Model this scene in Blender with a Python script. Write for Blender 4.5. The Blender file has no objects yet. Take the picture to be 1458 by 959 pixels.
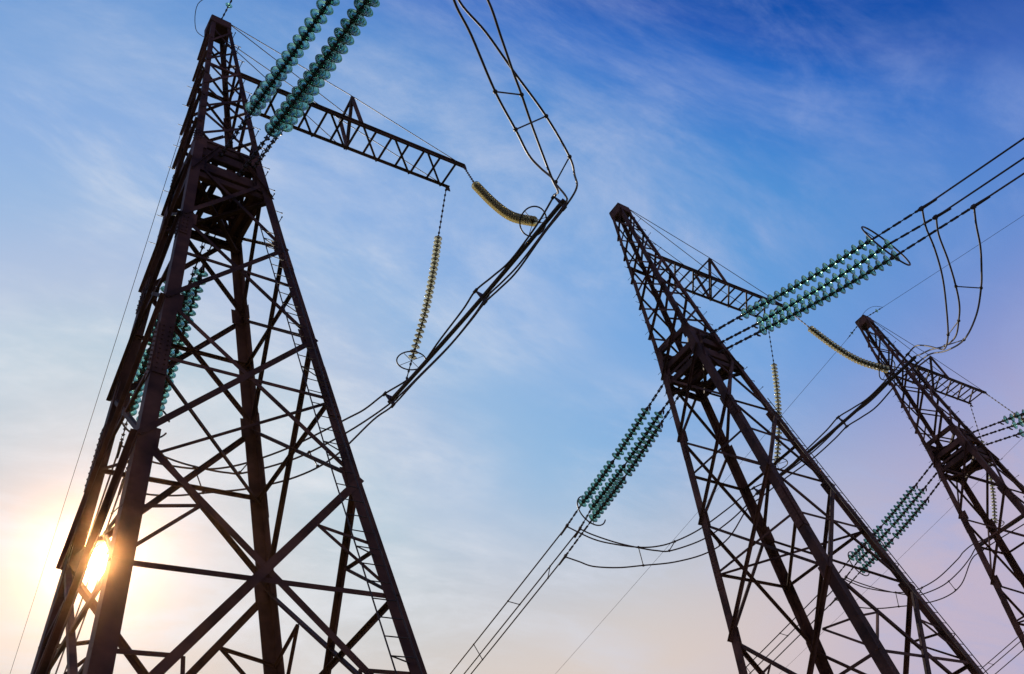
import bpy, math, random
from mathutils import Vector, Matrix, Quaternion
random.seed(7)
sc = bpy.context.scene
col = sc.collection
V = Vector

# ------------------------------------------------------------------ camera
CAM = V((0.0, 0.0, 1.6))
R = [V((0.80277112, -0.55405582, -0.22041024)),      # camera right
     V((0.26855902, 0.66597462, -0.69595535)),       # camera down
     V((0.53238574, 0.4994997, 0.68342188))]         # camera forward
cam = bpy.data.cameras.new('camera')
cam.sensor_width = 36.0
cam.lens = 36.0 * 1269.115 / 1458.0
cam.clip_start = 0.1
cam.clip_end = 6000.0
cobj = bpy.data.objects.new('camera', cam)
col.objects.link(cobj)
m = Matrix.Identity(4)
for i in range(3):
    m[i][0] = R[0][i]; m[i][1] = -R[1][i]; m[i][2] = -R[2][i]; m[i][3] = CAM[i]
cobj.matrix_world = m
sc.camera = cobj

# ------------------------------------------------------------------ light
SUN_D = V((0.19433, 0.81752, 0.54213)).normalized()
EL = math.asin(SUN_D.z); AZ = math.atan2(SUN_D.x, SUN_D.y)
sun = bpy.data.lights.new('sun', 'SUN')
sun.energy = 4.0; sun.angle = math.radians(0.53); sun.color = (1.0, 0.86, 0.68)
so = bpy.data.objects.new('sun', sun); col.objects.link(so)
so.rotation_mode = 'QUATERNION'
so.rotation_quaternion = (-SUN_D).to_track_quat('-Z', 'Y')
so.location = (0, 0, 60)

world = bpy.data.worlds.new('World'); sc.world = world
world.use_nodes = True
nt = world.node_tree; N = nt.nodes; L = nt.links
for n in list(N): N.remove(n)
def nd(tree, kind, **kw):
    n = tree.nodes.new(kind)
    for k, v in kw.items():
        if k in n.inputs.keys() if isinstance(k, str) else False: n.inputs[k].default_value = v
        else: setattr(n, k, v)
    return n
def W(kind, **kw): return nd(nt, kind, **kw)
def wmath(op, a, b=None, c=None, clamp=False):
    n = W('ShaderNodeMath', operation=op); n.use_clamp = clamp
    for i, x in enumerate((a, b, c)):
        if x is None: continue
        if hasattr(x, 'is_linked') or hasattr(x, 'links'): L.new(x, n.inputs[i])
        else: n.inputs[i].default_value = x
    return n.outputs[0]
def wmix(fac, a, b, mode='MIX'):
    n = W('ShaderNodeMix', data_type='RGBA', blend_type=mode)
    for s, x in ((n.inputs[0], fac), (n.inputs[6], a), (n.inputs[7], b)):
        if hasattr(x, 'links'): L.new(x, s)
        else: s.default_value = x if isinstance(x, (float, int)) else (*x, 1.0)
    return n.outputs[2]
def wdot(vec, d):
    n = W('ShaderNodeVectorMath', operation='DOT_PRODUCT')
    L.new(vec, n.inputs[0]); n.inputs[1].default_value = tuple(d); return n.outputs['Value']

sky = W('ShaderNodeTexSky', sky_type='NISHITA')
sky.sun_disc = False; sky.sun_elevation = EL; sky.sun_rotation = AZ
sky.altitude = 200.0; sky.air_density = 1.0; sky.dust_density = 0.6; sky.ozone_density = 1.0
tc = W('ShaderNodeTexCoord'); gen = tc.outputs['Generated']
sep = W('ShaderNodeSeparateXYZ'); L.new(gen, sep.inputs[0])
zz = wmath('MAXIMUM', sep.outputs[2], 0.0)
# thin cirrus: noise on a flat cloud deck overhead, combed by the wind
inv = wmath('DIVIDE', 1.0, wmath('ADD', zz, 0.12))
cx = wmath('MULTIPLY', sep.outputs[0], inv); cy = wmath('MULTIPLY', sep.outputs[1], inv)
cv = W('ShaderNodeCombineXYZ'); L.new(cx, cv.inputs[0]); L.new(cy, cv.inputs[1])
def noise(scale, detail, rough, rot, stretch, dist=0.0, off=(0, 0, 0)):
    mp = W('ShaderNodeMapping'); L.new(cv.outputs[0], mp.inputs[0])
    mp.inputs['Rotation'].default_value = (0, 0, math.radians(rot))
    mp.inputs['Scale'].default_value = (stretch, 1.0, 1.0)
    mp.inputs['Location'].default_value = off
    n = W('ShaderNodeTexNoise'); L.new(mp.outputs[0], n.inputs['Vector'])
    n.inputs['Scale'].default_value = scale; n.inputs['Detail'].default_value = detail
    n.inputs['Roughness'].default_value = rough; n.inputs['Distortion'].default_value = dist
    return n.outputs['Fac']
def ramp(x, p0, p1):
    n = W('ShaderNodeMapRange', interpolation_type='SMOOTHSTEP'); L.new(x, n.inputs[0])
    n.inputs[1].default_value = p0; n.inputs[2].default_value = p1
    return n.outputs[0]
wisps = ramp(noise(3.0, 14, 0.66, 35, 0.40, 0.5), 0.42, 0.72)
wisps2 = ramp(noise(7.0, 14, 0.66, -25, 0.45, 0.4, (3, 1, 0)), 0.44, 0.74)
ca = wmath('MAXIMUM', wdot(gen, SUN_D), 0.0)
patch = ramp(noise(1.5, 3, 0.5, 10, 0.9, 0.2, (0.3, 7.2, 0)), 0.37, 0.58)
patch2 = wmath('MULTIPLY', ramp(noise(1.5, 3, 0.5, 10, 0.9, 0.2, (5.7, 1.1, 0)), 0.36, 0.52), ramp(ca, 0.84, 0.93))
patch = wmath('MAXIMUM', patch, wmath('MULTIPLY', patch2, 1.25))
veil = ramp(noise(1.1, 6, 0.55, 60, 0.7, 0.5, (7.1, 2.0, 0)), 0.35, 0.8)
cloud = wmath('MULTIPLY', wmath('ADD', wmath('MULTIPLY', wisps, 0.8), wmath('MULTIPLY', wisps2, 0.45)), patch)
cloud = wmath('ADD', cloud, wmath('MULTIPLY', veil, 0.13), clamp=True)
# the photograph's deep, polarised blue: a response curve per channel on the sky's radiance
sp = W('ShaderNodeSeparateColor'); L.new(sky.outputs[0], sp.inputs[0])
cb = W('ShaderNodeCombineColor')
CURVES = [[(0, 0), (.8, 0), (1.0, .04), (1.15, .42), (1.5, 1.35), (1.95, 2.25), (2.45, 2.8), (3.8, 4.4), (5, 4.8), (7, 5.7), (9.6, 7.6), (13, 11), (20, 20)],
          [(0, 0), (1.2, .2), (1.6, .85), (1.75, 1.75), (2.15, 3.35), (2.8, 4.35), (4.5, 5.7), (5.3, 6.1), (7, 6.4), (9.6, 7.3), (13, 11), (20, 20)],
          [(0, 0), (2.2, 2.6), (2.8, 4.2), (3.05, 5.9), (3.57, 7.0), (4.3, 7.6), (6.2, 7.4), (8, 7.1), (10.3, 6.9), (13, 9.5), (20, 20)]]
for ch, pts in enumerate(CURVES):
    fc = W('ShaderNodeFloatCurve'); cu = fc.mapping.curves[0]
    fc.mapping.use_clip = False
    cu.points[0].location = (0, 0); cu.points[1].location = (1, 1)
    for x, y in pts[1:-1]: cu.points.new(x / 20, y / 20)
    for p_ in cu.points: p_.handle_type = 'AUTO_CLAMPED'
    fc.mapping.update()
    L.new(wmath('DIVIDE', sp.outputs[ch], 20.0), fc.inputs['Value'])
    L.new(wmath('MULTIPLY', fc.outputs[0], 20.0), cb.inputs[ch])
hazecol = wmix(ramp(ca, 0.62, 0.86), (5.6, 4.75, 6.0), (7.4, 6.3, 5.6))
lilac = wmath('MULTIPLY', wmath('MULTIPLY', wmath('SUBTRACT', 1.0, ramp(ca, 0.56, 0.88)), wmath('SUBTRACT', 1.0, ramp(zz, 0.46, 0.74))), 0.72)
base = wmix(lilac, cb.outputs[0], (1.7, 2.3, 6.1))
base = wmix(wmath('MULTIPLY', wmath('SUBTRACT', 1.0, ramp(zz, 0.34, 0.58)), 0.95), base, hazecol)
cloudcol = wmix(ramp(ca, 0.6, 1.0), (3.1, 4.1, 7.3), (8.0, 8.3, 8.8))
mixed = wmix(wmath('MULTIPLY', cloud, 0.74), base, cloudcol)
# forward-scattered light round the sun, and the disc itself
def lobe(power, amp): return wmath('MULTIPLY', wmath('POWER', ca, power), amp)
au = wmath('ADD', wmath('ADD', lobe(200, 0.2), lobe(2500, 4.0)), lobe(20000, 200.0))
aw = W('ShaderNodeMix', data_type='RGBA', blend_type='MULTIPLY'); aw.inputs[0].default_value = 1.0
cc = W('ShaderNodeCombineXYZ')
for i in range(3): L.new(au, cc.inputs[i])
L.new(cc.outputs[0], aw.inputs[6]); aw.inputs[7].default_value = (1.0, 0.88, 0.66, 1)
final = wmix(1.0, mixed, aw.outputs[2], 'ADD')
bg = W('ShaderNodeBackground'); L.new(final, bg.inputs[0]); bg.inputs[1].default_value = 0.1
wo = W('ShaderNodeOutputWorld'); L.new(bg.outputs[0], wo.inputs[0])

sc.view_settings.view_transform = 'Standard'
sc.view_settings.look = 'None'
sc.view_settings.exposure = 0.0
sc.view_settings.gamma = 1.0
sc.cycles.max_bounces = 10; sc.cycles.transmission_bounces = 8; sc.cycles.glossy_bounces = 4
sc.cycles.caustics_refractive = False; sc.cycles.caustics_reflective = False

# ------------------------------------------------------------------ materials
def mat(name, c0, c1, scale=3.0, rough=0.6, metal=0.0, bump=0.0, detail=6.0, spec=0.4, p=(0.35, 0.65), vary=0.0):
    mt = bpy.data.materials.new(name); mt.use_nodes = True
    t = mt.node_tree; b = t.nodes['Principled BSDF']
    tcn = t.nodes.new('ShaderNodeTexCoord')
    no = t.nodes.new('ShaderNodeTexNoise'); t.links.new(tcn.outputs['Object'], no.inputs['Vector'])
    no.inputs['Scale'].default_value = scale; no.inputs['Detail'].default_value = detail
    cr = t.nodes.new('ShaderNodeValToRGB'); t.links.new(no.outputs['Fac'], cr.inputs[0])
    cr.color_ramp.elements[0].position = p[0]; cr.color_ramp.elements[1].position = p[1]
    cr.color_ramp.elements[0].color = (*c0, 1); cr.color_ramp.elements[1].color = (*c1, 1)
    hs = t.nodes.new('ShaderNodeHueSaturation'); oi = t.nodes.new('ShaderNodeObjectInfo')
    mr = t.nodes.new('ShaderNodeMapRange'); mr.inputs[3].default_value = 1 - vary; mr.inputs[4].default_value = 1 + vary
    t.links.new(oi.outputs['Random'], mr.inputs[0]); t.links.new(mr.outputs[0], hs.inputs['Value'])
    t.links.new(cr.outputs[0], hs.inputs['Color']); t.links.new(hs.outputs[0], b.inputs['Base Color'])
    b.inputs['Roughness'].default_value = rough; b.inputs['Metallic'].default_value = metal
    b.inputs['Specular IOR Level'].default_value = spec
    if bump:
        n2 = t.nodes.new('ShaderNodeTexNoise'); t.links.new(tcn.outputs['Object'], n2.inputs['Vector'])
        n2.inputs['Scale'].default_value = scale * 12; n2.inputs['Detail'].default_value = 5
        bp = t.nodes.new('ShaderNodeBump'); bp.inputs['Strength'].default_value = bump
        bp.inputs['Distance'].default_value = 0.01
        t.links.new(n2.outputs['Fac'], bp.inputs['Height']); t.links.new(bp.outputs[0], b.inputs['Normal'])
    return mt
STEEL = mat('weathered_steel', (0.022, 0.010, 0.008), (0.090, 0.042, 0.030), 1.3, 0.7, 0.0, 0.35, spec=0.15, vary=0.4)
STEEL2 = mat('dark_fittings', (0.015, 0.013, 0.014), (0.04, 0.033, 0.032), 0.7, 0.5, 0.0, spec=0.25)
CABLE = mat('stranded_cable', (0.025, 0.02, 0.022), (0.06, 0.045, 0.045), 0.4, 0.5, 0.0, spec=0.25)
CAPM = mat('galvanised_cap', (0.012, 0.014, 0.014), (0.05, 0.05, 0.05), 9.0, 0.55, 0.3)
CONC = mat('concrete', (0.25, 0.24, 0.22), (0.38, 0.37, 0.34), 2.5, 0.9, 0.0, 0.3)
GRASS = mat('dry_grass', (0.045, 0.06, 0.02), (0.12, 0.11, 0.05), 0.35, 0.95, 0.0, 0.5, 12)
def glass(name, c, rough=0.06, ior=1.48, tl=(1, 1, 1), k=.4):
    mt = bpy.data.materials.new(name); mt.use_nodes = True
    t = mt.node_tree; b = t.nodes['Principled BSDF']
    tcn = t.nodes.new('ShaderNodeTexCoord')
    no = t.nodes.new('ShaderNodeTexNoise'); t.links.new(tcn.outputs['Object'], no.inputs['Vector'])
    no.inputs['Scale'].default_value = 7.0
    mr = t.nodes.new('ShaderNodeMapRange'); t.links.new(no.outputs['Fac'], mr.inputs[0])
    mr.inputs[3].default_value = rough * 0.6; mr.inputs[4].default_value = rough * 1.8
    t.links.new(mr.outputs[0], b.inputs['Roughness'])
    b.inputs['Base Color'].default_value = (*c, 1)
    b.inputs['Transmission Weight'].default_value = 1.0
    b.inputs['IOR'].default_value = ior
    tr = t.nodes.new('ShaderNodeBsdfTranslucent'); tr.inputs[0].default_value = (*tl, 1)
    mx = t.nodes.new('ShaderNodeMixShader'); mx.inputs[0].default_value = k
    t.links.new(b.outputs[0], mx.inputs[1]); t.links.new(tr.outputs[0], mx.inputs[2])
    t.links.new(mx.outputs[0], t.nodes['Material Output'].inputs[0])
    return mt
GLASS_G = glass('green_glass', (0.26, 0.60, 0.51), tl=(0.24, 0.56, 0.42), k=.10)
GLASS_Y = glass('pale_glass', (0.95, 0.93, 0.72), 0.10, tl=(.9, .88, .6), k=.55)
GLASS_O = glass('olive_glass', (0.74, 0.68, 0.44), 0.10, tl=(.66, .58, .30), k=.35)

# ------------------------------------------------------------------ mesh helpers
class MB:
    def __init__(s): s.v = []; s.f = []; s.sm = []
    def add(s, vs, fs, smooth=False):
        o = len(s.v); s.v += [tuple(x) for x in vs]
        s.f += [tuple(i + o for i in f) for f in fs]; s.sm += [smooth] * len(fs)
    def prism(s, p0, p1, poly, u, v):
        n = len(poly)
        vs = [p0 + u * a + v * b for a, b in poly] + [p1 + u * a + v * b for a, b in poly]
        fs = [(i, (i + 1) % n, n + (i + 1) % n, n + i) for i in range(n)]
        fs += [tuple(range(n - 1, -1, -1)), tuple(range(n, 2 * n))]
        s.add(vs, fs)
    def frame(s, p0, p1, ref):
        a = (p1 - p0).normalized(); u = ref - a * ref.dot(a)
        if u.length < 1e-4: u = a.orthogonal()
        u.normalize(); return a, u, a.cross(u)
    def bar(s, p0, p1, wu, wv, ref=V((0, 0, 1))):
        a, u, v = s.frame(p0, p1, ref); h = wu / 2; k = wv / 2
        s.prism(p0, p1, [(-h, -k), (h, -k), (h, k), (-h, k)], u, v)
    def angle(s, p0, p1, u, v, size, t=0.022):
        a = (p1 - p0).normalized()
        u = (u - a * u.dot(a)).normalized(); v = v - a * v.dot(a); v = (v - u * v.dot(u)).normalized()
        s.prism(p0, p1, [(0, 0), (size, 0), (size, t), (t, t), (t, size), (0, size)], u, v)
    def tube(s, pts, r, n=8, caps=True):
        pts = [V(p) for p in pts]; rings = []
        u = None
        for i, p in enumerate(pts):
            a = (pts[min(i + 1, len(pts) - 1)] - pts[max(i - 1, 0)]).normalized()
            if u is None: u = a.orthogonal().normalized()
            else:
                u = u - a * u.dot(a); u.normalize()
            v = a.cross(u); rr = r[i] if isinstance(r, (list, tuple)) else r
            rings.append([p + (u * math.cos(2 * math.pi * k / n) + v * math.sin(2 * math.pi * k / n)) * rr for k in range(n)])
        vs = [x for g in rings for x in g]; fs = []
        for i in range(len(pts) - 1):
            for k in range(n):
                fs.append((i * n + k, i * n + (k + 1) % n, (i + 1) * n + (k + 1) % n, (i + 1) * n + k))
        s.add(vs, fs, True)
        if caps:
            o = len(vs)
            s.add(rings[0], [tuple(range(n - 1, -1, -1))]); s.add(rings[-1], [tuple(range(n))])
    def lathe(s, prof, n=24, axis=V((0, 0, 1)), origin=V((0, 0, 0)), smooth=True, closed=False):
        q = V((0, 0, 1)).rotation_difference(axis)
        vs = []
        for r, z in prof:
            for k in range(n):
                t = 2 * math.pi * k / n
                vs.append(origin + q @ V((r * math.cos(t), r * math.sin(t), z)))
        m_ = len(prof); fs = []
        for i in range(m_ if closed else m_ - 1):
            j = (i + 1) % m_
            for k in range(n):
                fs.append((i * n + k, i * n + (k + 1) % n, j * n + (k + 1) % n, j * n + k))
        s.add(vs, fs, smooth)
        if not closed:
            if prof[0][0] > 1e-5: s.add(vs[:n], [tuple(range(n - 1, -1, -1))])
            if prof[-1][0] > 1e-5: s.add(vs[-n:], [tuple(range(n))])
    def plate(s, c, a, b, n, wa, wb, th):
        a = a.normalized(); n = (n - a * n.dot(a)).normalized(); b = n.cross(a)
        c = V(c); s.prism(c - n * th / 2, c + n * th / 2,
            [(-wa / 2, -wb / 2), (wa / 2, -wb / 2), (wa / 2, wb / 2), (-wa / 2, wb / 2)], a, b)
    def bolt(s, c, n, r=0.022, h=0.025):
        s.lathe([(r, 0), (r, h)], 6, n, c, False)
    def mesh(s, name, material):
        me = bpy.data.meshes.new(name); me.from_pydata(s.v, [], s.f); me.materials.append(material)
        me.polygons.foreach_set('use_smooth', s.sm); me.update(); return me
    def build(s, name, material, parent=None):
        return link(name, s.mesh(name, material), parent)
def link(name, data, parent=None, loc=None, q=None):
    o = bpy.data.objects.new(name, data); col.objects.link(o)
    if parent: o.parent = parent
    if loc is not None: o.location = loc
    if q is not None: o.rotation_mode = 'QUATERNION'; o.rotation_quaternion = q
    return o
def empty(name, loc):
    o = bpy.data.objects.new(name, None); col.objects.link(o); o.location = loc
    o.empty_display_size = 0.5; return o
def tag(o, label, cat, group=None):
    o['label'] = label; o['category'] = cat
    if group: o['group'] = group
    return o
kids = {}
def copy_tree(o, parent=None, loc=None):
    c = o.copy(); col.objects.link(c)
    if parent: c.parent = parent
    if loc is not None: c.location = loc
    for ch in list(o.children): copy_tree(ch, c)
    return c
def smooth_path(pts, k=6):
    P = [V(p) for p in pts]; out = []
    for i in range(len(P) - 1):
        p0 = P[max(i - 1, 0)]; p1 = P[i]; p2 = P[i + 1]; p3 = P[min(i + 2, len(P) - 1)]
        for j in range(k):
            t = j / k
            out.append(0.5 * ((2 * p1) + (p2 - p0) * t + (2 * p0 - 5 * p1 + 4 * p2 - p3) * t * t + (3 * p1 - p0 - 3 * p2 + p3) * t ** 3))
    out.append(P[-1]); return out

# ------------------------------------------------------------------ ground
g = MB(); S = 3000; n = 40
g.add([(S * (2 * i / n - 1), S * (2 * j / n - 1), 0) for j in range(n + 1) for i in range(n + 1)],
      [(j * (n + 1) + i, j * (n + 1) + i + 1, (j + 1) * (n + 1) + i + 1, (j + 1) * (n + 1) + i) for j in range(n) for i in range(n)])
go = g.build('ground', GRASS); go['kind'] = 'structure'

# thin volume added to imitate lens glare round the sun, over the steel too
hz = MB(); E_ = 3050
hz.add([(x, y, z) for z in (-2.5, 37.2) for x, y in ((-E_, -E_), (E_, -E_), (E_, E_), (-E_, E_))],
       [(3, 2, 1, 0), (4, 5, 6, 7), (0, 1, 5, 4), (1, 2, 6, 5), (2, 3, 7, 6), (3, 0, 4, 7)])
GLARE = bpy.data.materials.new('glare_scatter'); GLARE.use_nodes = True
at = GLARE.node_tree; at.nodes.remove(at.nodes['Principled BSDF'])
pv = at.nodes.new('ShaderNodeVolumePrincipled'); pv.inputs['Color'].default_value = (1.0, 0.50, 0.22, 1)
pv.inputs['Density'].default_value = 0.0004; pv.inputs['Anisotropy'].default_value = 0.989
at.links.new(pv.outputs[0], at.nodes['Material Output'].inputs['Volume'])
glareo = hz.build('haze', GLARE); glareo['kind'] = 'stuff'

# ------------------------------------------------------------------ pylons
HT = 35.0                                     # height of the peak above the pylon's base
WP = [(0, .326), (10.94, 1.073), (14.15, 1.407), (17.83, 1.783), (22.2, 2.235), (35.4, 3.74)]
def hw(z):
    d = -z
    for (a, wa), (b, wb) in zip(WP, WP[1:]):
        if d <= b: return wa + (wb - wa) * (d - a) / (b - a)
    return WP[-1][1]
LEG = {'A': (-1, 1), 'B': (-1, -1), 'C': (1, 1), 'D': (1, -1)}
def lp(leg, z): s = LEG[leg]; return V((s[0] * hw(z), s[1] * hw(z), z + HT))
def P(x, y, z): return V((x, y, z + HT))       # peak-relative to base-relative
X, Y, Z = V((1, 0, 0)), V((0, 1, 0)), V((0, 0, 1))
FACES = [('B', 'D', -Y), ('A', 'C', Y), ('A', 'B', -X), ('C', 'D', X)]

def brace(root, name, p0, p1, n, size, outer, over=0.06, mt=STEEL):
    front = abs(n.y) > .5
    if front and outer: over = 0.0
    if n.x > .5: outer = False; over = 0.0; n = n * 1.0
    size *= .80
    a = (p1 - p0).normalized(); p0 = p0 - a * over; p1 = p1 + a * over
    side = a.cross(n).normalized()
    if side.z > 0: side = -side
    off = n * (0.012 if outer else (-0.03 if n.x < .5 else -.05))
    b = MB(); s0 = off - side * size / 2
    if front and outer:
        b.bar(p0 + off + n * .008, p1 + off + n * .008, size, .016, side)
        b.bar(p0 + s0 - n * (size * .25) + (p1 - p0).normalized() * .3, p1 + s0 - n * (size * .25) - (p1 - p0).normalized() * .3, .016, size * .5, side)
    else: b.angle(p0 + s0, p1 + s0, side, n if outer else -n, size, 0.016)
    return b.build(name, mt, root)

def make_pylon():
    root = empty('lattice_pylon', (0, 0, 0))
    for k in 'ABCD':
        sx, sy = LEG[k]; b = MB()
        segs = [(0.05, -5.1, .15), (-5.1, -9.5, .19), (-9.5, -14.15, .26), (-14.15, -22.2, .30), (-22.2, -35.3, .33)]
        for z0, z1, s in segs: b.angle(lp(k, z0), lp(k, z1), X * -sx, Y * -sy, s, 0.026)
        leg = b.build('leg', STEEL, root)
        for zc, ln, wd in ((-9.5, 0.7, .14), (-14.6, .9, .19), (-19.6, 1.7, .26), (-29.3, 1.7, .28)):
            p = lp(k, zc); a = (lp(k, zc - 1) - lp(k, zc + 1)).normalized()
            for fa, fn in ((X * -sx, Y * sy), (Y * -sy, X * sx)):
                c = p + fa * (wd / 2 + .02) + fn * 0.016; sp = MB()
                sp.plate(c, a, fa, fn, ln, wd, 0.018)
                nb = int(ln / 0.16)
                for i in range(nb):
                    for q in (-.26, .26):
                        sp.bolt(c + a * ((i + .5) / nb - .5) * ln * .92 + fa * q * wd + fn * 0.006, fn)
                sp.build('splice_plate', STEEL, leg)
        f = MB(); c = lp(k, -35)
        f.prism(V((c.x, c.y, 0.25)), V((c.x, c.y, -1.4)), [(-.6, -.6), (.6, -.6), (.6, .6), (-.6, .6)], X, Y)
        f.build('foundation', CONC, root)
    # upper body
    upA = [-.5, -2.05, -3.5, -5.1, -6.8, -8.65, -10.94]
    upN = [-.8, -2.45, -4.05, -5.9, -7.7, -9.5]
    for l0, l1, nrm in FACES:
        lv = upN if abs(nrm.y) > .5 else upA
        for i in range(len(lv) - 1):
            z0, z1 = lv[i], lv[i + 1]; s = .085 + .035 * i / 5
            brace(root, 'diagonal_brace', lp(l1, z0), lp(l0, z1), nrm, s, True, .09)
            brace(root, 'diagonal_brace', lp(l0, z0), lp(l1, z1), nrm, s * .85, False, .0)
        for zz_ in ((-4.05, -9.5) if abs(nrm.y) > .5 else (-10.94,)):
            brace(root, 'horizontal_brace', lp(l0, zz_ - .1), lp(l1, zz_ - .1), nrm, .14, False, .0)
    # peak cap
    b = MB(); w0 = hw(0) + .03
    for z0, z1 in ((0.06, -.02), (-.42, -.5)):
        b.prism(P(0, 0, z0), P(0, 0, z1), [(-w0, -w0), (w0, -w0), (w0, w0), (-w0, w0)], X, Y)
    for sx, sy, ax in ((1, 0, Y), (-1, 0, Y), (0, 1, X), (0, -1, X)):
        nn = V((sx, sy, 0)); c = P(0, 0, -.23) + nn * (w0 + .012)
        b.plate(c, ax, Z, nn, 2 * w0, .48, .02)
    b.build('peak_cap', STEEL, root)
    # lower body
    low = [-10.94, -14.15, -17.83, -22.2, -28.2, -34.9]; mid = [None, -15.8, -19.85, -25.05, -31.3]
    s1 = [.145, .15, .165, .20, .22]; s2 = [.12, .12, .125, .16, .19]
    for fi, (l0, l1, nrm) in enumerate(FACES):
        for i in range(5):
            z0, z1 = low[i], low[i + 1]
            a, bq = l1, l0; side_face = abs(nrm.x) > .5
            brace(root, 'diagonal_brace', lp(a, z0), lp(bq, z1), nrm, s1[i] * (.8 if side_face else 1), True, .055)
            brace(root, 'diagonal_brace', lp(bq, z0), lp(a, z1), nrm, s2[i] * (.9 if side_face else 1), False, .0)
            if mid[i]: brace(root, 'horizontal_brace', lp(l0, mid[i]), lp(l1, mid[i]), nrm, .105 if i < 3 else .12, False, .0)
            if i >= 3:                          # redundant members of the two tall panels
                c = (lp(l0, mid[i]) + lp(l1, mid[i])) / 2
                for la in (l0, l1):
                    zt = (z0 + mid[i]) / 2; zb = (mid[i] + z1) / 2
                    q1 = (lp(la, z0) + c) / 2; q2 = (lp(la, z1) + c) / 2
                    brace(root, 'secondary_brace', q1, lp(la, zt - .3), nrm, .08, False, 0)
                    brace(root, 'secondary_brace', q1, lp(la, mid[i]), nrm, .08, False, 0)
                    brace(root, 'secondary_brace', q2, lp(la, zb), nrm, .09, False, 0)
                    brace(root, 'secondary_brace', q2, V(((lp(la, z1).x + c.x) / 2, (lp(la, z1).y + c.y) / 2, z1 + HT)), nrm, .08, False, 0)
            for la in (l0, l1):                 # gusset plates where the diagonals meet the legs
                b = MB()
                p = lp(la, z0 if i else -10.94); a_ = (lp(la, z1) - lp(la, z0)).normalized()
                fa = (lp(l1 if la == l0 else l0, z0) - lp(la, z0)).normalized()
                c = p + fa * .24 - nrm * .036
                b.plate(c, a_, fa, nrm, .5 if i < 2 else .58, .30, .014)
                b.build('gusset_plate', STEEL, root)
    # plan bracing at the waist and lower levels
    for z_ in (-19.85, -28.2):
        for k0, k1, dz in (('A', 'D', 0), ('B', 'C', -.09)):
            b = MB(); b.angle(lp(k0, z_) + Z * dz, lp(k1, z_) + Z * dz, X if k0 == 'A' else Y, -Z, .085, .012)
            b.build('plan_brace', STEEL, root)
    # cross-beams of the waist that carry the tension strings
    def channel(p0, p1, h, wd, nrm):
        b = MB(); b.plate((p0 + p1) / 2, p1 - p0, Z, nrm, (p1 - p0).length, h, .02)
        for s in (1, -1): b.bar(p0 + Z * s * (h / 2 + .009) - nrm * wd / 2, p1 + Z * s * (h / 2 + .009) - nrm * wd / 2, .018, wd)
        return b.build('waist_beam', STEEL, root)
    for sy in (-1, 1):
        for z_, h in ((-9.75, .30), (-10.25, .34), (-11.05, .38), (-11.6, .22)):
            w_ = hw(z_) - .03
            channel(P(-w_, sy * (w_ - .05), z_), P(w_, sy * (w_ - .05), z_), h, .14, V((0, sy, 0)))
    for x_, z_, h in ((-.24, -10.2, .30), (.76, -10.25, .30), (.27, -11.0, .34), (-.72, -10.6, .2), (-.24, -11.2, .2), (.8, -11.3, .2)):
        y_ = hw(z_) - .12
        channel(P(x_, -y_, z_), P(x_, y_, z_), h, .12, X)
    for sx in (-1, 1):
        for z_, h in ((-9.6, .2), (-10.55, .24), (-11.35, .24)):
            w_ = hw(z_) - .05
            channel(P(sx * w_, -w_, z_), P(sx * w_, w_, z_), h, .12, V((sx, 0, 0)))
    for z_ in (-9.9, -11.7):
        w_ = hw(z_) - .1
        b = MB(); b.bar(P(-w_, -w_, z_), P(w_, w_, z_), .11, .11); b.build('plan_brace', STEEL, root)
        b = MB(); b.bar(P(-w_, w_, z_ - .13), P(w_, -w_, z_ - .13), .11, .11); b.build('plan_brace', STEEL, root)
    for k in 'ABCD':
        sx, sy = LEG[k]
        for z_ in (-9.9, -11.2):
            for q_, ax_, nn_ in ((V((-sx * .2, sy * .012, 0)), X, V((0, sy, 0))), (V((sx * .012, -sy * .2, 0)), Y, V((sx, 0, 0)))):
                b = MB(); b.plate(lp(k, z_) + q_, Z, ax_, nn_, .5, .26, .016); b.build('gusset_plate', STEEL, root)
        b = MB(); b.angle(lp(k, -11.7), V((0, 0, -9.7 + HT)) + V((sx * .3, sy * .9, 0)), X, Z, .11, .016)
        b.build('knee_brace', STEEL, root)
    # cross-arm
    def ch(sy, x): 
        t = (x - .6) / 9.25
        return P(x, sy * (.60 - .0 * t), -4.05 + .60 * t)
    arm = MB(); arm.angle(ch(-1, .5), ch(-1, 9.98), -Z, Y, .125, .02)
    arm.angle(ch(-1, .5) - Y * .02, ch(-1, 9.98) - Y * .02, -Z, -Y, .05, .02)
    arm = arm.build('crossarm', STEEL, root)
    b = MB(); b.angle(ch(1, -.55), ch(1, 9.98), -Z, -Y, .095, .016); b.build('chord', STEEL, arm)
    xs = [.62, 1.3, 1.95, 2.6, 3.25, 3.9, 4.55, 5.25, 5.95, 6.62, 7.38, 8.1, 8.85, 9.6]
    fx = [x + .12 for x in xs]
    for i, x in enumerate(xs):
        b = MB(); b.bar(ch(-1, x) - Z * .03, ch(1, x) - Z * .03, .055, .075); b.build('lacing_strut', STEEL, arm)
        if i % 2 == 1 and i + 2 < len(xs):
            b = MB(); b.bar(ch(-1, x + .1) - Z * .12, ch(1, xs[i + 2] - .06) - Z * .12, .05, .08); b.build('lacing_diagonal', STEEL, arm)
    # king posts and stays
    kn, kf = P(5.1, -.56, -1.8), P(5.2, .62, -1.68)
    for p0, p1 in ((kn, ch(-1, 5.3)), (kf, ch(1, 5.3)), (kn, kf), (kn, ch(1, 5.25)), (kf, ch(-1, 4.5))):
        b = MB(); b.angle(p0, p1, X, Y, .11, .016); b.build('king_post', STEEL, arm)
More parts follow.
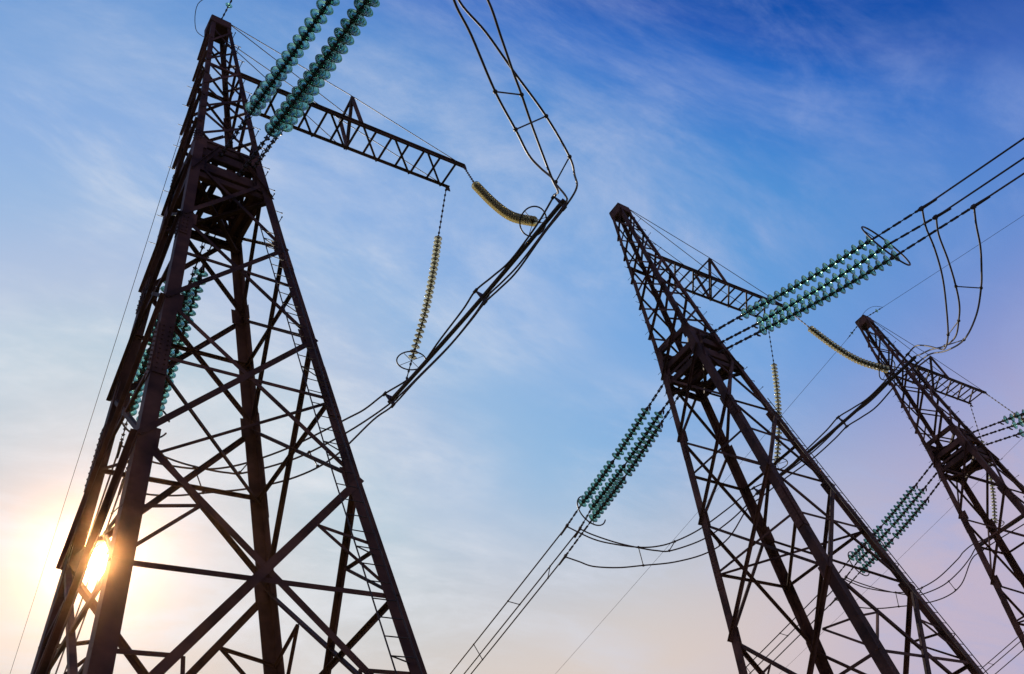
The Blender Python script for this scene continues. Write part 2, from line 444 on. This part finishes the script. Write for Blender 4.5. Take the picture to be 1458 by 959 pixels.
    for p0, p1 in ((lp('D', 0), kn), (lp('C', 0), kf), (kn, ch(-1, 9.85)), (kf, ch(1, 9.8)), (lp('D', -.05), ch(-1, 5.0)), (lp('C', -.05), ch(1, 5.0))):
        b = MB(); b.tube([p0, p1], .017, 6); b.build('stay_rod', STEEL2, root)
    b = MB()
    b.plate(ch(-1, 9.95) - Z * .1, Z, X, Y, .3, .2, .03); b.plate(ch(1, 9.9) - Z * .1, Z, X, Y, .3, .2, .03)
    b.build('tip_plate', STEEL, arm)
    # ladder up one leg, step bolts above it
    def ld(z, dx): return P(hw(z) - .27 - dx, -hw(z) - .19, z)
    for dx in (0, .5):
        b = MB(); b.tube([ld(-13.6, dx), ld(-14.15, dx), ld(-17.83, dx), ld(-22.2, dx), ld(-34.3, dx)], .016, 6); ladder = b.build('ladder_rail', STEEL2, root)
    z_ = -13.9
    while z_ > -34:
        b = MB(); b.tube([ld(z_, 0) , ld(z_, .5)], .012, 6)
        if abs(z_ / 2.4 - round(z_ / 2.4)) < .09: b.tube([ld(z_, 0), lp('D', z_) + V((-.1, 0, 0))], .014, 5); b.tube([ld(z_, .5), lp('D', z_) + V((-.3, -.01, 0))], .014, 5)
        b.build('ladder_rung', STEEL2, root); z_ -= .38
    z_ = -1.2; k = 0
    while z_ > -13.2:
        b = MB(); p = lp('D', z_); d = X if k % 2 else -Y
        b.tube([p - d * .02, p + d * .24], .011, 6); b.tube([p + d * .2, p + d * .24], .02, 6)
        b.build('step_bolt', STEEL2, root)
        if z_ < -3.6:
            b = MB(); p = lp('A', z_); d = -X if k % 2 else Y
            b.tube([p - d * .02, p + d * .22], .010, 6); b.build('step_bolt', STEEL2, root)
        z_ -= .62 if k % 2 else .55; k += 1
    return root

# positions of the four pylons (the peaks were surveyed; their bases follow the ground)
BASE = [V((5.829, 15.089, 0.0)), V((26.380, 15.122, 0.333)), V((47.102, 15.019, 0.64)), V((71.7, 15.0, 0.64))]
PY_LABEL = ['tall dark lattice pylon nearest the camera, filling the left of the view',
            'middle lattice pylon, second of the row, its peak left of the long tension strings',
            'third and smaller lattice pylon near the right edge, behind the middle one',
            'farthest lattice pylon of the row, standing just beyond the right edge']
WHICH = ['nearest pylon', 'middle pylon', 'third pylon', 'farthest pylon']
roots = []
r0 = make_pylon(); r0.location = BASE[0]; roots.append(r0)
for i in (1, 2, 3): roots.append(copy_tree(r0, None, BASE[i]))
for r_, lb in zip(roots, PY_LABEL): tag(r_, lb, 'pylon', 'lattice pylons in a row')

# ------------------------------------------------------------------ insulators
def shed_profile(Rr):
    # bell-shaped glass shed with ribs underneath, hung on +Z; closed ring profile
    k = Rr
    top = [(.30 * k, .30 * k), (.52 * k, .29 * k), (.78 * k, .20 * k), (.95 * k, .07 * k), (1.0 * k, -.04 * k)]
    bot = [(.96 * k, -.07 * k), (.88 * k, .03 * k), (.82 * k, -.10 * k), (.77 * k, .08 * k), (.70 * k, -.14 * k), (.64 * k, .10 * k),
           (.55 * k, -.14 * k), (.49 * k, .10 * k), (.34 * k, .08 * k), (.26 * k, .04 * k)]
    return (top + bot)[::-1]
def cap_profile(k):
    return [(.10 * k, .90 * k), (.24 * k, .88 * k), (.31 * k, .70 * k), (.38 * k, .44 * k), (.43 * k, .30 * k), (.42 * k, .22 * k),
            (.20 * k, .06 * k), (.12 * k, -.08 * k), (.08 * k, -.40 * k), (.12 * k, -.46 * k), (.07 * k, -.52 * k)][::-1]
def disc_meshes(Rr, gl, seg=28):
    a = MB(); a.lathe(shed_profile(Rr), seg, closed=True)
    b = MB(); b.lathe(cap_profile(Rr), 14)
    return a.mesh('insulator_disc', gl), b.mesh('metal_cap', CAPM)
TENS = disc_meshes(.235, GLASS_G)
HANG = disc_meshes(.160, GLASS_Y)
SLNT = disc_meshes(.178, GLASS_O)
def put_discs(root, o, pts, meshes):
    # pts: list of (point, axis) with the axis pointing back along the string to its fixing
    for p, a in pts:
        q = Z.rotation_difference(a)
        d = link('insulator_disc', meshes[0], root, p - o, q)
        link('metal_cap', meshes[1], d)
def chain(b, p0, p1, o, wide=.05, pitch=.35, twin=True, knob=1.9):
    # adjustable twin-strap link assembly with bolts between two points
    a, u, v = b.frame(p0, p1, Z); ln = (p1 - p0).length; n = max(2, int(ln / pitch)); p0 = p0 - o; p1 = p1 - o
    for i in range(n):
        q0 = p0 + a * ln * i / n; q1 = p0 + a * ln * (i + 1) / n
        if twin and i % 2 == 0:
            for s in (-1, 1): b.bar(q0 + v * s * wide * .7, q1 + v * s * wide * .7, wide, .014)
        else: b.bar(q0, q1, wide * .62, .034)
        c = q0; b.tube([c - v * wide * 1.3, c + v * wide * 1.3], wide * .42, 7)
        b.bar(c - a * .05, c + a * .05, wide * knob, .05)
def tension_string(att, d0, d1, tap, n=19, gap=False, name='tension_insulator_string'):
    root = empty(name, att); o = att
    a = (d1 - d0).normalized(); ln = (d1 - d0).length; pts = []
    for i in range(n):
        t = i / (n - 1)
        if gap: t = t * .965 + (.035 if i >= n // 2 else 0)
        sag = -Z * .10 * math.sin(math.pi * t)
        tang = (a - Z * .10 * math.pi * math.cos(math.pi * t) / ln).normalized()
        pts.append((d0 + a * ln * t + sag, -tang))
    put_discs(root, o, pts, TENS)
    b = MB(); chain(b, att, d0 - a * .16, o, .055, .22)
    # arcing-horn stub hanging at the first disc
    h = d0 - a * .34 - o; b.tube([h, h - Z * .12 + a * .03, h - Z * .2 + a * .10], [.035, .045, .03], 7)
    b.build('link_chain', STEEL2, root)
    if gap:
        k = n // 2; b = MB(); q0 = pts[k - 1][0] - o; q1 = pts[k][0] - o
        b.tube([q0 + a * .1, q1 - a * .1], .035, 8); b.build('middle_link', STEEL2, root)
    b = MB(); e = d1 + a * .1; chain(b, e, tap, o, .046, .20, True, 1.25)
    b.build('link_chain', STEEL2, root)
    b = MB(); dd = (tap - e).normalized(); b.tube([tap - o - dd * .12, tap - o + dd * .55], [.06, .045], 8)
    b.bar(tap - o - dd * .08, tap - o + dd * .04, .16, .05); b.build('dead_end_clamp', STEEL2, root)
    return root
def rel(x, y, z): return V((x, y, z + HT))
FR = {'upper outer': (rel(-.24, -.98, -10.15), rel(-.2, -3.12, -10.8), rel(-.06, -8.6, -12.38), rel(0, -10.58, -12.86)),
      'upper inner': (rel(.76, -.98, -10.12), rel(.75, -3.07, -10.85), rel(.72, -8.82, -12.45), rel(.70, -10.62, -13.0)),
      'lowest': (rel(.27, -1.0, -10.88), rel(.3, -3.2, -11.62), rel(.39, -8.83, -13.28), rel(.42, -11.75, -13.95))}
RE = {'upper outer': (rel(-.24, .98, -10.2), rel(-.25, 3.15, -10.8), rel(.1, 8.65, -11.74), rel(.05, 9.98, -12.12)),
      'upper inner': (rel(.70, .98, -10.2), rel(.42, 3.05, -10.9), rel(.62, 8.6, -11.9), rel(.75, 9.9, -12.2)),
      'lowest': (rel(.20, 1.0, -10.95), rel(.10, 3.18, -11.66), rel(.40, 8.58, -12.56), rel(.40, 11.0, -13.06))}
RE1 = {'upper outer': (rel(-.3, .98, -10.2), rel(-.12, 3.12, -11.0), rel(.47, 8.62, -11.85), rel(.64, 10.0, -12.2)),
       'upper inner': (rel(.62, .98, -10.1), rel(.74, 3.1, -10.56), rel(1.30, 8.54, -11.75), rel(1.45, 9.9, -12.1)),
       'lowest': (rel(.20, 1.0, -10.95), rel(.34, 3.15, -11.6), rel(.88, 8.6, -12.4), rel(1.1, 11.0, -12.95))}
def spread(root, loc0, make_label, cat, grp, idx=(0, 1, 2, 3)):
    out = []
    for i in idx:
        o = root if i == idx[0] else copy_tree(root, None, loc0 + BASE[i])
        if i == idx[0]: o.location = loc0 + BASE[i]
        tag(o, make_label(i), cat, grp); out.append(o)
    return out
HOWF = {'upper outer': 'uppermost', 'upper inner': 'middle one', 'lowest': 'lowest'}
HOWR = {'upper outer': 'leftmost', 'upper inner': 'middle one', 'lowest': 'lowest'}
for side, D, idx in (('front', FR, (0, 1, 2, 3)), ('rear', RE1, (0,)), ('rear', RE, (1, 2, 3))):
    for k, (a_, d0, d1, tp) in D.items():
        t = tension_string(a_, d0, d1, tp, 19 if side == 'front' else 20, side == 'rear')
        if side == 'front': f = lambda i: 'green glass insulator string rising toward camera from %s, %s of three' % (WHICH[i], HOWF[k])
        else: f = lambda i: 'green glass insulator string sloping down behind %s, %s of three' % (WHICH[i], HOWR[k])
        spread(t, a_, f, 'insulator string', 'green tension insulator strings', idx)

def hang_string(name, path, n, meshes, hard0, hard1, ringc, ringr, ringn, spokes):
    o = path[0]; root = empty(name, o)
    pp = smooth_path(path, 12); ds = [0]
    for i in range(1, len(pp)): ds.append(ds[-1] + (pp[i] - pp[i - 1]).length)
    pts = []; j = 0
    for i in range(n):
        s = ds[-1] * i / (n - 1)
        while j < len(pp) - 2 and ds[j + 1] < s: j += 1
        t = (s - ds[j]) / (ds[j + 1] - ds[j]); pts.append((pp[j].lerp(pp[j + 1], t), (pp[j] - pp[j + 1]).normalized()))
    put_discs(root, o, pts, meshes)
    b = MB(); chain(b, hard0, path[0], o, .035, .3, False); b.build('link_chain', STEEL2, root)
    b = MB(); chain(b, path[-1], hard1, o, .035, .25, False); b.build('link_chain', STEEL2, root)
    b = MB(); c = ringc - o; q = Z.rotation_difference(ringn.normalized())
    b.tube([c + q @ V((ringr * math.cos(t * math.pi / 16), ringr * math.sin(t * math.pi / 16), 0)) for t in range(33)], .026, 8, False)
    for s in range(spokes):
        t = 2 * math.pi * (s + .3) / spokes; b.tube([c, c + q @ V((ringr * math.cos(t), ringr * math.sin(t), 0))], .012, 6)
    b.build('corona_ring', STEEL2, root)
    return root
PN, PF = rel(9.65, -4.6, -11.03), rel(8.47, 5.15, -11.93)
def pipe(t): return PN.lerp(PF, t) - Z * .12 * math.sin(math.pi * t)
h = hang_string('suspension_insulator_string', [rel(9.35, 1.33, -6.3), rel(9.13, 1.85, -7.9), rel(8.85, 2.5, -9.6), rel(8.53, 3.35, -11.25)], 26, HANG,
                rel(9.84, .66, -3.62), pipe(.90), rel(8.50, 3.42, -11.38), .52, V((0.1, -.15, 1)), 4)
spread(h, h.location.copy(), lambda i: 'pale yellowish glass string hanging down from the crossarm of %s' % WHICH[i],
       'insulator string', 'hanging insulator strings')
h = hang_string('suspension_insulator_string', [rel(9.47, -1.32, -6.1), rel(9.50, -1.85, -7.9), rel(9.48, -2.45, -9.4), rel(9.43, -3.28, -10.7)], 27, SLNT,
                rel(9.98, -.56, -3.5), pipe(.10), rel(9.40, -3.30, -10.75), .50, V((0, -.55, -1)), 3)
spread(h, h.location.copy(), lambda i: 'olive glass string sagging aslant from the crossarm tip of %s' % WHICH[i],
       'insulator string', 'slanting insulator strings')

# shielding rings round the line ends of the triple strings
def ring(c, r, n_, pts, gap):
    root = MB(); b = root; q = Z.rotation_difference(n_)
    a0, a1 = gap
    b.tube([q @ V((r * math.cos(a0 + (a1 - a0) * t / 40), r * math.sin(a0 + (a1 - a0) * t / 40), 0)) for t in range(41)], .032, 8)
    for p in pts:
        d = V((p.x - c.x, 0, p.z - c.z)); d.y = -d.dot(V((n_.x, 0, n_.z))) / n_.y; d2 = d.normalized() * r; b.tube([d, d2], .016, 6)
    o = b.build('shielding_ring', STEEL2); o.location = c; return o
cF = rel(.45, -8.78, -12.62)
rg = ring(cF, 1.06, V((0, -1, .09)).normalized(), [v[2] for v in FR.values()], (0, 2 * math.pi))
spread(rg, cF, lambda i: 'large thin metal ring round rising green strings of %s' % WHICH[i], 'shielding ring', 'front shielding rings')
cR = rel(.49, 8.62, -12.1)
rg = ring(cR, .80, Y, [v[2] for v in RE.values()], (0.5, 6.1))
LR = lambda i: 'thin metal ring at lower ends of the green strings behind %s' % WHICH[i]
spread(rg, cR, LR, 'shielding ring', 'rear shielding rings', (1, 2, 3))
cR1 = rel(1.0, 8.62, -12.1)
spread(ring(cR1, .80, Y, [v[2] for v in RE1.values()], (0.5, 6.1)), cR1, LR, 'shielding ring', 'rear shielding rings', (0,))

# ------------------------------------------------------------------ jumper bars and jumper cables
def make_bar():
    o = PN; root = empty('jumper_bar', o)
    b = MB(); b.tube([pipe(t / 16) - o for t in range(17)], .076, 12); b.build('pipe', STEEL2, root)
    ax = (PF - PN).normalized(); u = X - ax * X.dot(ax); u.normalize(); v = ax.cross(u)
    if v.z < 0: v = -v
    for t in (.015, .44, .985):
        b = MB(); c = pipe(t) - o; tri = [c + u * -.26 + v * .2, c + u * .26 + v * .2, c - v * .3]
        vs = [p + ax * s for s in (-.025, .025) for p in tri]
        b.add(vs, [(2, 1, 0), (3, 4, 5), (0, 1, 4, 3), (1, 2, 5, 4), (2, 0, 3, 5)])
        for p in tri: b.tube([p - ax * .09, p + ax * .09], .055, 8)
        b.build('clamp_plate', STEEL2, root)
    return root
bar = make_bar()
spread(bar, PN, lambda i: 'thick dark pipe slung under crossarm of %s, carrying cables' % WHICH[i], 'jumper bar', 'jumper bars')
OFS = {'a': (-.26, .2), 'b': (.26, .2), 'c': (0, -.3)}
def along(k):
    ax = (PF - PN).normalized(); u = (X - ax * X.dot(ax)).normalized(); v = ax.cross(u)
    if v.z < 0: v = -v
    a, b = OFS[k]; out = []
    q = {'a': (.55, .35, -.05, .55, .1, -.05), 'b': (1.15, 1.25, -.16, 1.25, .95, -.2), 'c': (.9, 1.25, -.16, 1.0, .8, -.12)}[k]
    for t, s, dz in ((.015, 1, 0), (.12, q[0], q[2] * .4), (.27, q[1], q[2]), (.36, (1 + q[1]) / 2, q[2] * .6), (.44, 1, 0), (.52, (1 + q[3]) / 2, q[5] * .6), (.66, q[3], q[5]), (.84, q[4], q[5] * .6), (.985, 1, 0)):
        out.append(pipe(t) + u * a * s + v * b * s + Z * dz)
    return out
F1 = {'a': [(0, -10.58, -12.9), (.9, -10.3, -13.1), (1.9, -10.0, -12.95), (3.0, -9.42, -12.86), (3.8, -8.8, -12.91), (4.6, -8.17, -12.97), (5.1, -7.79, -13.08), (5.9, -7.15, -13.26), (7.3, -6.11, -13.17), (8.2, -5.5, -12.6)],
      'b': [(.7, -10.62, -13.0), (1.4, -9.9, -13.05), (2.2, -9.07, -13.03), (3.0, -8.56, -13.14), (4.2, -7.7, -13.51), (5.2, -7.11, -13.71), (6.0, -6.61, -13.66), (6.8, -6.24, -13.29), (7.6, -5.89, -12.74), (8.2, -5.54, -12.28), (9.3, -4.95, -11.5)],
      'c': [(.42, -11.75, -13.95), (.9, -11.0, -13.6), (1.8, -9.6, -12.4), (2.8, -8.76, -11.79), (3.8, -8.44, -11.99), (4.8, -8.06, -12.53), (6.2, -7.5, -12.87), (7.7, -6.69, -12.72), (8.6, -6.02, -12.15), (9.35, -5.4, -11.6)]}
F2 = {'a': [(0, -10.58, -12.88), (.74, -10.14, -13.0), (1.38, -9.77, -13.45), (2.38, -9.18, -13.79), (3.79, -8.35, -13.85), (5.62, -7.27, -13.75), (6.83, -6.56, -13.37), (7.4, -6.2, -12.85), (8.42, -5.62, -11.76), (9.3, -5.0, -10.85)],
      'b': [(.7, -10.62, -13.0), (1.41, -10.17, -13.1), (2.12, -9.72, -13.65), (2.95, -9.18, -14.12), (3.74, -8.68, -14.31), (4.58, -8.14, -14.23), (5.69, -7.43, -13.97), (7.05, -6.56, -13.15), (8.54, -5.61, -11.94), (9.6, -4.9, -11.15)],
      'c': [(.42, -11.75, -13.93), (.97, -11.33, -14.15), (1.59, -10.87, -14.48), (2.38, -10.28, -14.67), (3.1, -9.75, -14.74), (4.44, -8.76, -14.62), (6.15, -7.49, -14.03), (7.78, -6.28, -12.91), (9.0, -5.35, -11.8)]}
RR = {'a': [(7.8, 5.75, -11.95), (7.17, 6.03, -12.36), (5.5, 6.96, -13.29), (4.24, 7.66, -13.74), (3.41, 8.11, -13.86), (2.66, 8.53, -13.76), (1.79, 9.01, -13.45), (.95, 9.48, -13.0), (.05, 9.98, -12.15)],
      'b': [(7.9, 5.65, -12.42), (6.84, 6.28, -13.14), (5.54, 7.06, -13.79), (4.09, 7.92, -14.09), (3.5, 8.27, -13.97), (2.82, 8.67, -13.67), (2.0, 9.16, -13.21), (1.19, 9.64, -12.62), (.75, 9.9, -12.2)],
      'c': [(8.01, 5.65, -12.5), (6.77, 6.51, -13.83), (5.68, 7.28, -14.37), (4.38, 8.2, -14.48), (3.17, 9.05, -14.32), (2.21, 9.72, -14.17), (1.32, 10.35, -13.85), (.85, 10.69, -13.45), (.40, 11.0, -13.08)]}
CN = {'a': 'innermost', 'b': 'middle one', 'c': 'longest'}
def jumper(i, k):
    F = F1 if i == 0 else F2
    rr = [rel(*p) for p in RR[k]]
    if i == 0:
        e = RE1[{'a': 'upper outer', 'b': 'upper inner', 'c': 'lowest'}[k]][3]; dv = e - rr[-1]; m_ = len(rr) - 1
        rr = [p + dv * (j / m_) ** 2 for j, p in enumerate(rr)]
    pts = [rel(*p) for p in F[k]] + along(k) + rr
    o = pts[0]; b = MB(); b.tube([p - o for p in smooth_path(pts, 6)], .034, 7)
    ob = b.build('jumper_cable', CABLE); ob.location = o + BASE[i]
    tag(ob, 'looping jumper cable along the slung pipe of %s, %s of three' % (WHICH[i], CN[k]), 'jumper cable', 'jumper cables')
for i in range(4):
    for k in 'abc': jumper(i, k)
def spacer(i, p, q, what, knob=.065):
    b = MB(); o = p; d = (q - p).normalized()
    b.tube([V((0, 0, 0)), q - p], .022, 7)
    for c in (V((0, 0, 0)), q - p): b.lathe([(0.001, -knob), (knob * .8, -knob * .6), (knob, 0), (knob * .8, knob * .6), (0.001, knob)], 10, d, c)
    ob = b.build('spacer_bar', STEEL2); ob.location = o + BASE[i]
    tag(ob, what + ', ' + WHICH[i], 'cable spacer', 'cable spacers')
SP1 = [((5.2, -7.11, -13.71), (6.2, -7.5, -12.87), 'lower spacer between overhead jumper cables'),
       ((5.1, -7.79, -13.08), (4.2, -7.7, -13.51), 'upper spacer between overhead jumper cables'),
       ((7.7, -6.69, -12.72), (8.0, -5.7, -12.5), 'spacer across jumper cables just above the slung pipe')]
SP2 = [((2.95, -9.18, -14.12), (3.1, -9.75, -14.74), 'level spacer high between hanging jumper cables'),
       ((5.62, -7.27, -13.75), (4.58, -8.14, -14.23), 'slanting spacer low between hanging jumper cables'),
       ((6.15, -7.49, -14.03), (7.05, -6.56, -13.15), 'spacer at the bottom of the hanging jumper loop')]
SPR = [((2.66, 8.53, -13.76), (3.17, 9.05, -14.32), 'long upright spacer in the rear jumper loop'),
       ((4.24, 7.66, -13.74), (4.0, 7.98, -14.08), 'short spacer in the rear jumper loop'),
       ((6.0, 6.8, -13.6), (6.3, 6.85, -14.1), 'slanting spacer in the rear jumper loop')]
for i in range(4):
    for a_, b_, wt in (SP1 if i == 0 else SP2) + SPR: spacer(i, rel(*a_), rel(*b_), wt)

# ------------------------------------------------------------------ line conductors
def span(p0, sy, slope, k, x_drift=0.0, length=330.0):
    pts = []; d = 0.0
    while d < length:
        pts.append(V((p0.x + x_drift * d, p0.y + sy * d, p0.z - slope * d + k * d * d))); d += 2 + d * .06
    return pts
for i in range(4):
    for k, nm, sp in (('upper outer', 'uppermost', .212), ('upper inner', 'middle one', .212), ('lowest', 'lowest', .212)):
        for side in ('front', 'rear'):
            tap = (FR if side == 'front' else (RE if i else RE1))[k][3]
            sl, kk = (.212, .00064) if side == 'front' else (.160, .00048)
            pts = span(tap, -1 if side == 'front' else 1, sl, kk, .09 if side == 'rear' and i == 0 else 0)
            b = MB(); b.tube([p - tap for p in pts], .033, 7)
            ob = b.build('conductor_cable', CABLE); ob.location = tap + BASE[i]
            tag(ob, 'conductor running %s from %s, %s of three' % ('overhead toward the camera' if side == 'front' else 'away and down', WHICH[i], nm),
                'power cable', 'line conductors')
def on_span(k, d, i=1):
    t = (RE if i else RE1)[k][3]; return V((t.x + (0 if i else .09 * d), t.y + d, t.z - .16 * d + .00048 * d * d))
for i in range(4):
    for d, a_, b_, w_ in ((5.3, 'upper outer', 'upper inner', 'level spacer between the upper two'), (2.6, 'upper inner', 'lowest', 'short steep spacer between two'), (8.6, 'upper outer', 'lowest', 'farthest spacer between outer two')):
        pa = on_span(a_, d, i); db = d + (RE[a_][3].y - RE[b_][3].y); spacer(i, pa, on_span(b_, db, i), w_ + ' conductors behind', .05)

# ------------------------------------------------------------------ earth wires on the peaks
def earth(i, front, slope, k, drift):
    sy = -1 if front else 1
    att = P(0, sy * .36, .0); root = empty('earth_wire', att + BASE[i])
    pts = span(att + Y * sy * 1.1 - Z * .25, sy, slope, k, drift); o = att
    b = MB(); chain(b, att, pts[0], att, .03, .2, False); b.build('link_chain', STEEL2, root)
    c = att.lerp(pts[0], .62); put_discs(root, att, [(c, (att - pts[0]).normalized())], EWD)
    b = MB(); b.tube([p - o for p in pts], .0115, 5); b.build('wire', CABLE, root)
    if front:
        b = MB(); q = pts[0] - o
        b.tube(smooth_path([q, q + V((-.5, .3, .15)), q + V((-1.0, .8, -.1)), V((-.75, .55, -.55)), V((-.3, .55, -.9))], 6), .013, 6)
        b.build('jumper_wire', CABLE, root)
    tag(root, 'thin earth wire leaving the peak of %s %s' % (WHICH[i], 'toward the camera' if front else 'away from the camera'), 'earth wire', 'earth wires')
EWD = disc_meshes(.13, GLASS_G, 16)
earth(0, True, .19, .0005, 0); earth(0, False, .345, .0009, .07)
earth(2, True, .19, .0005, 0); earth(2, False, .16, .0003, 0)
earth(3, True, .19, .0005, 0); earth(3, False, .16, .0003, 0)
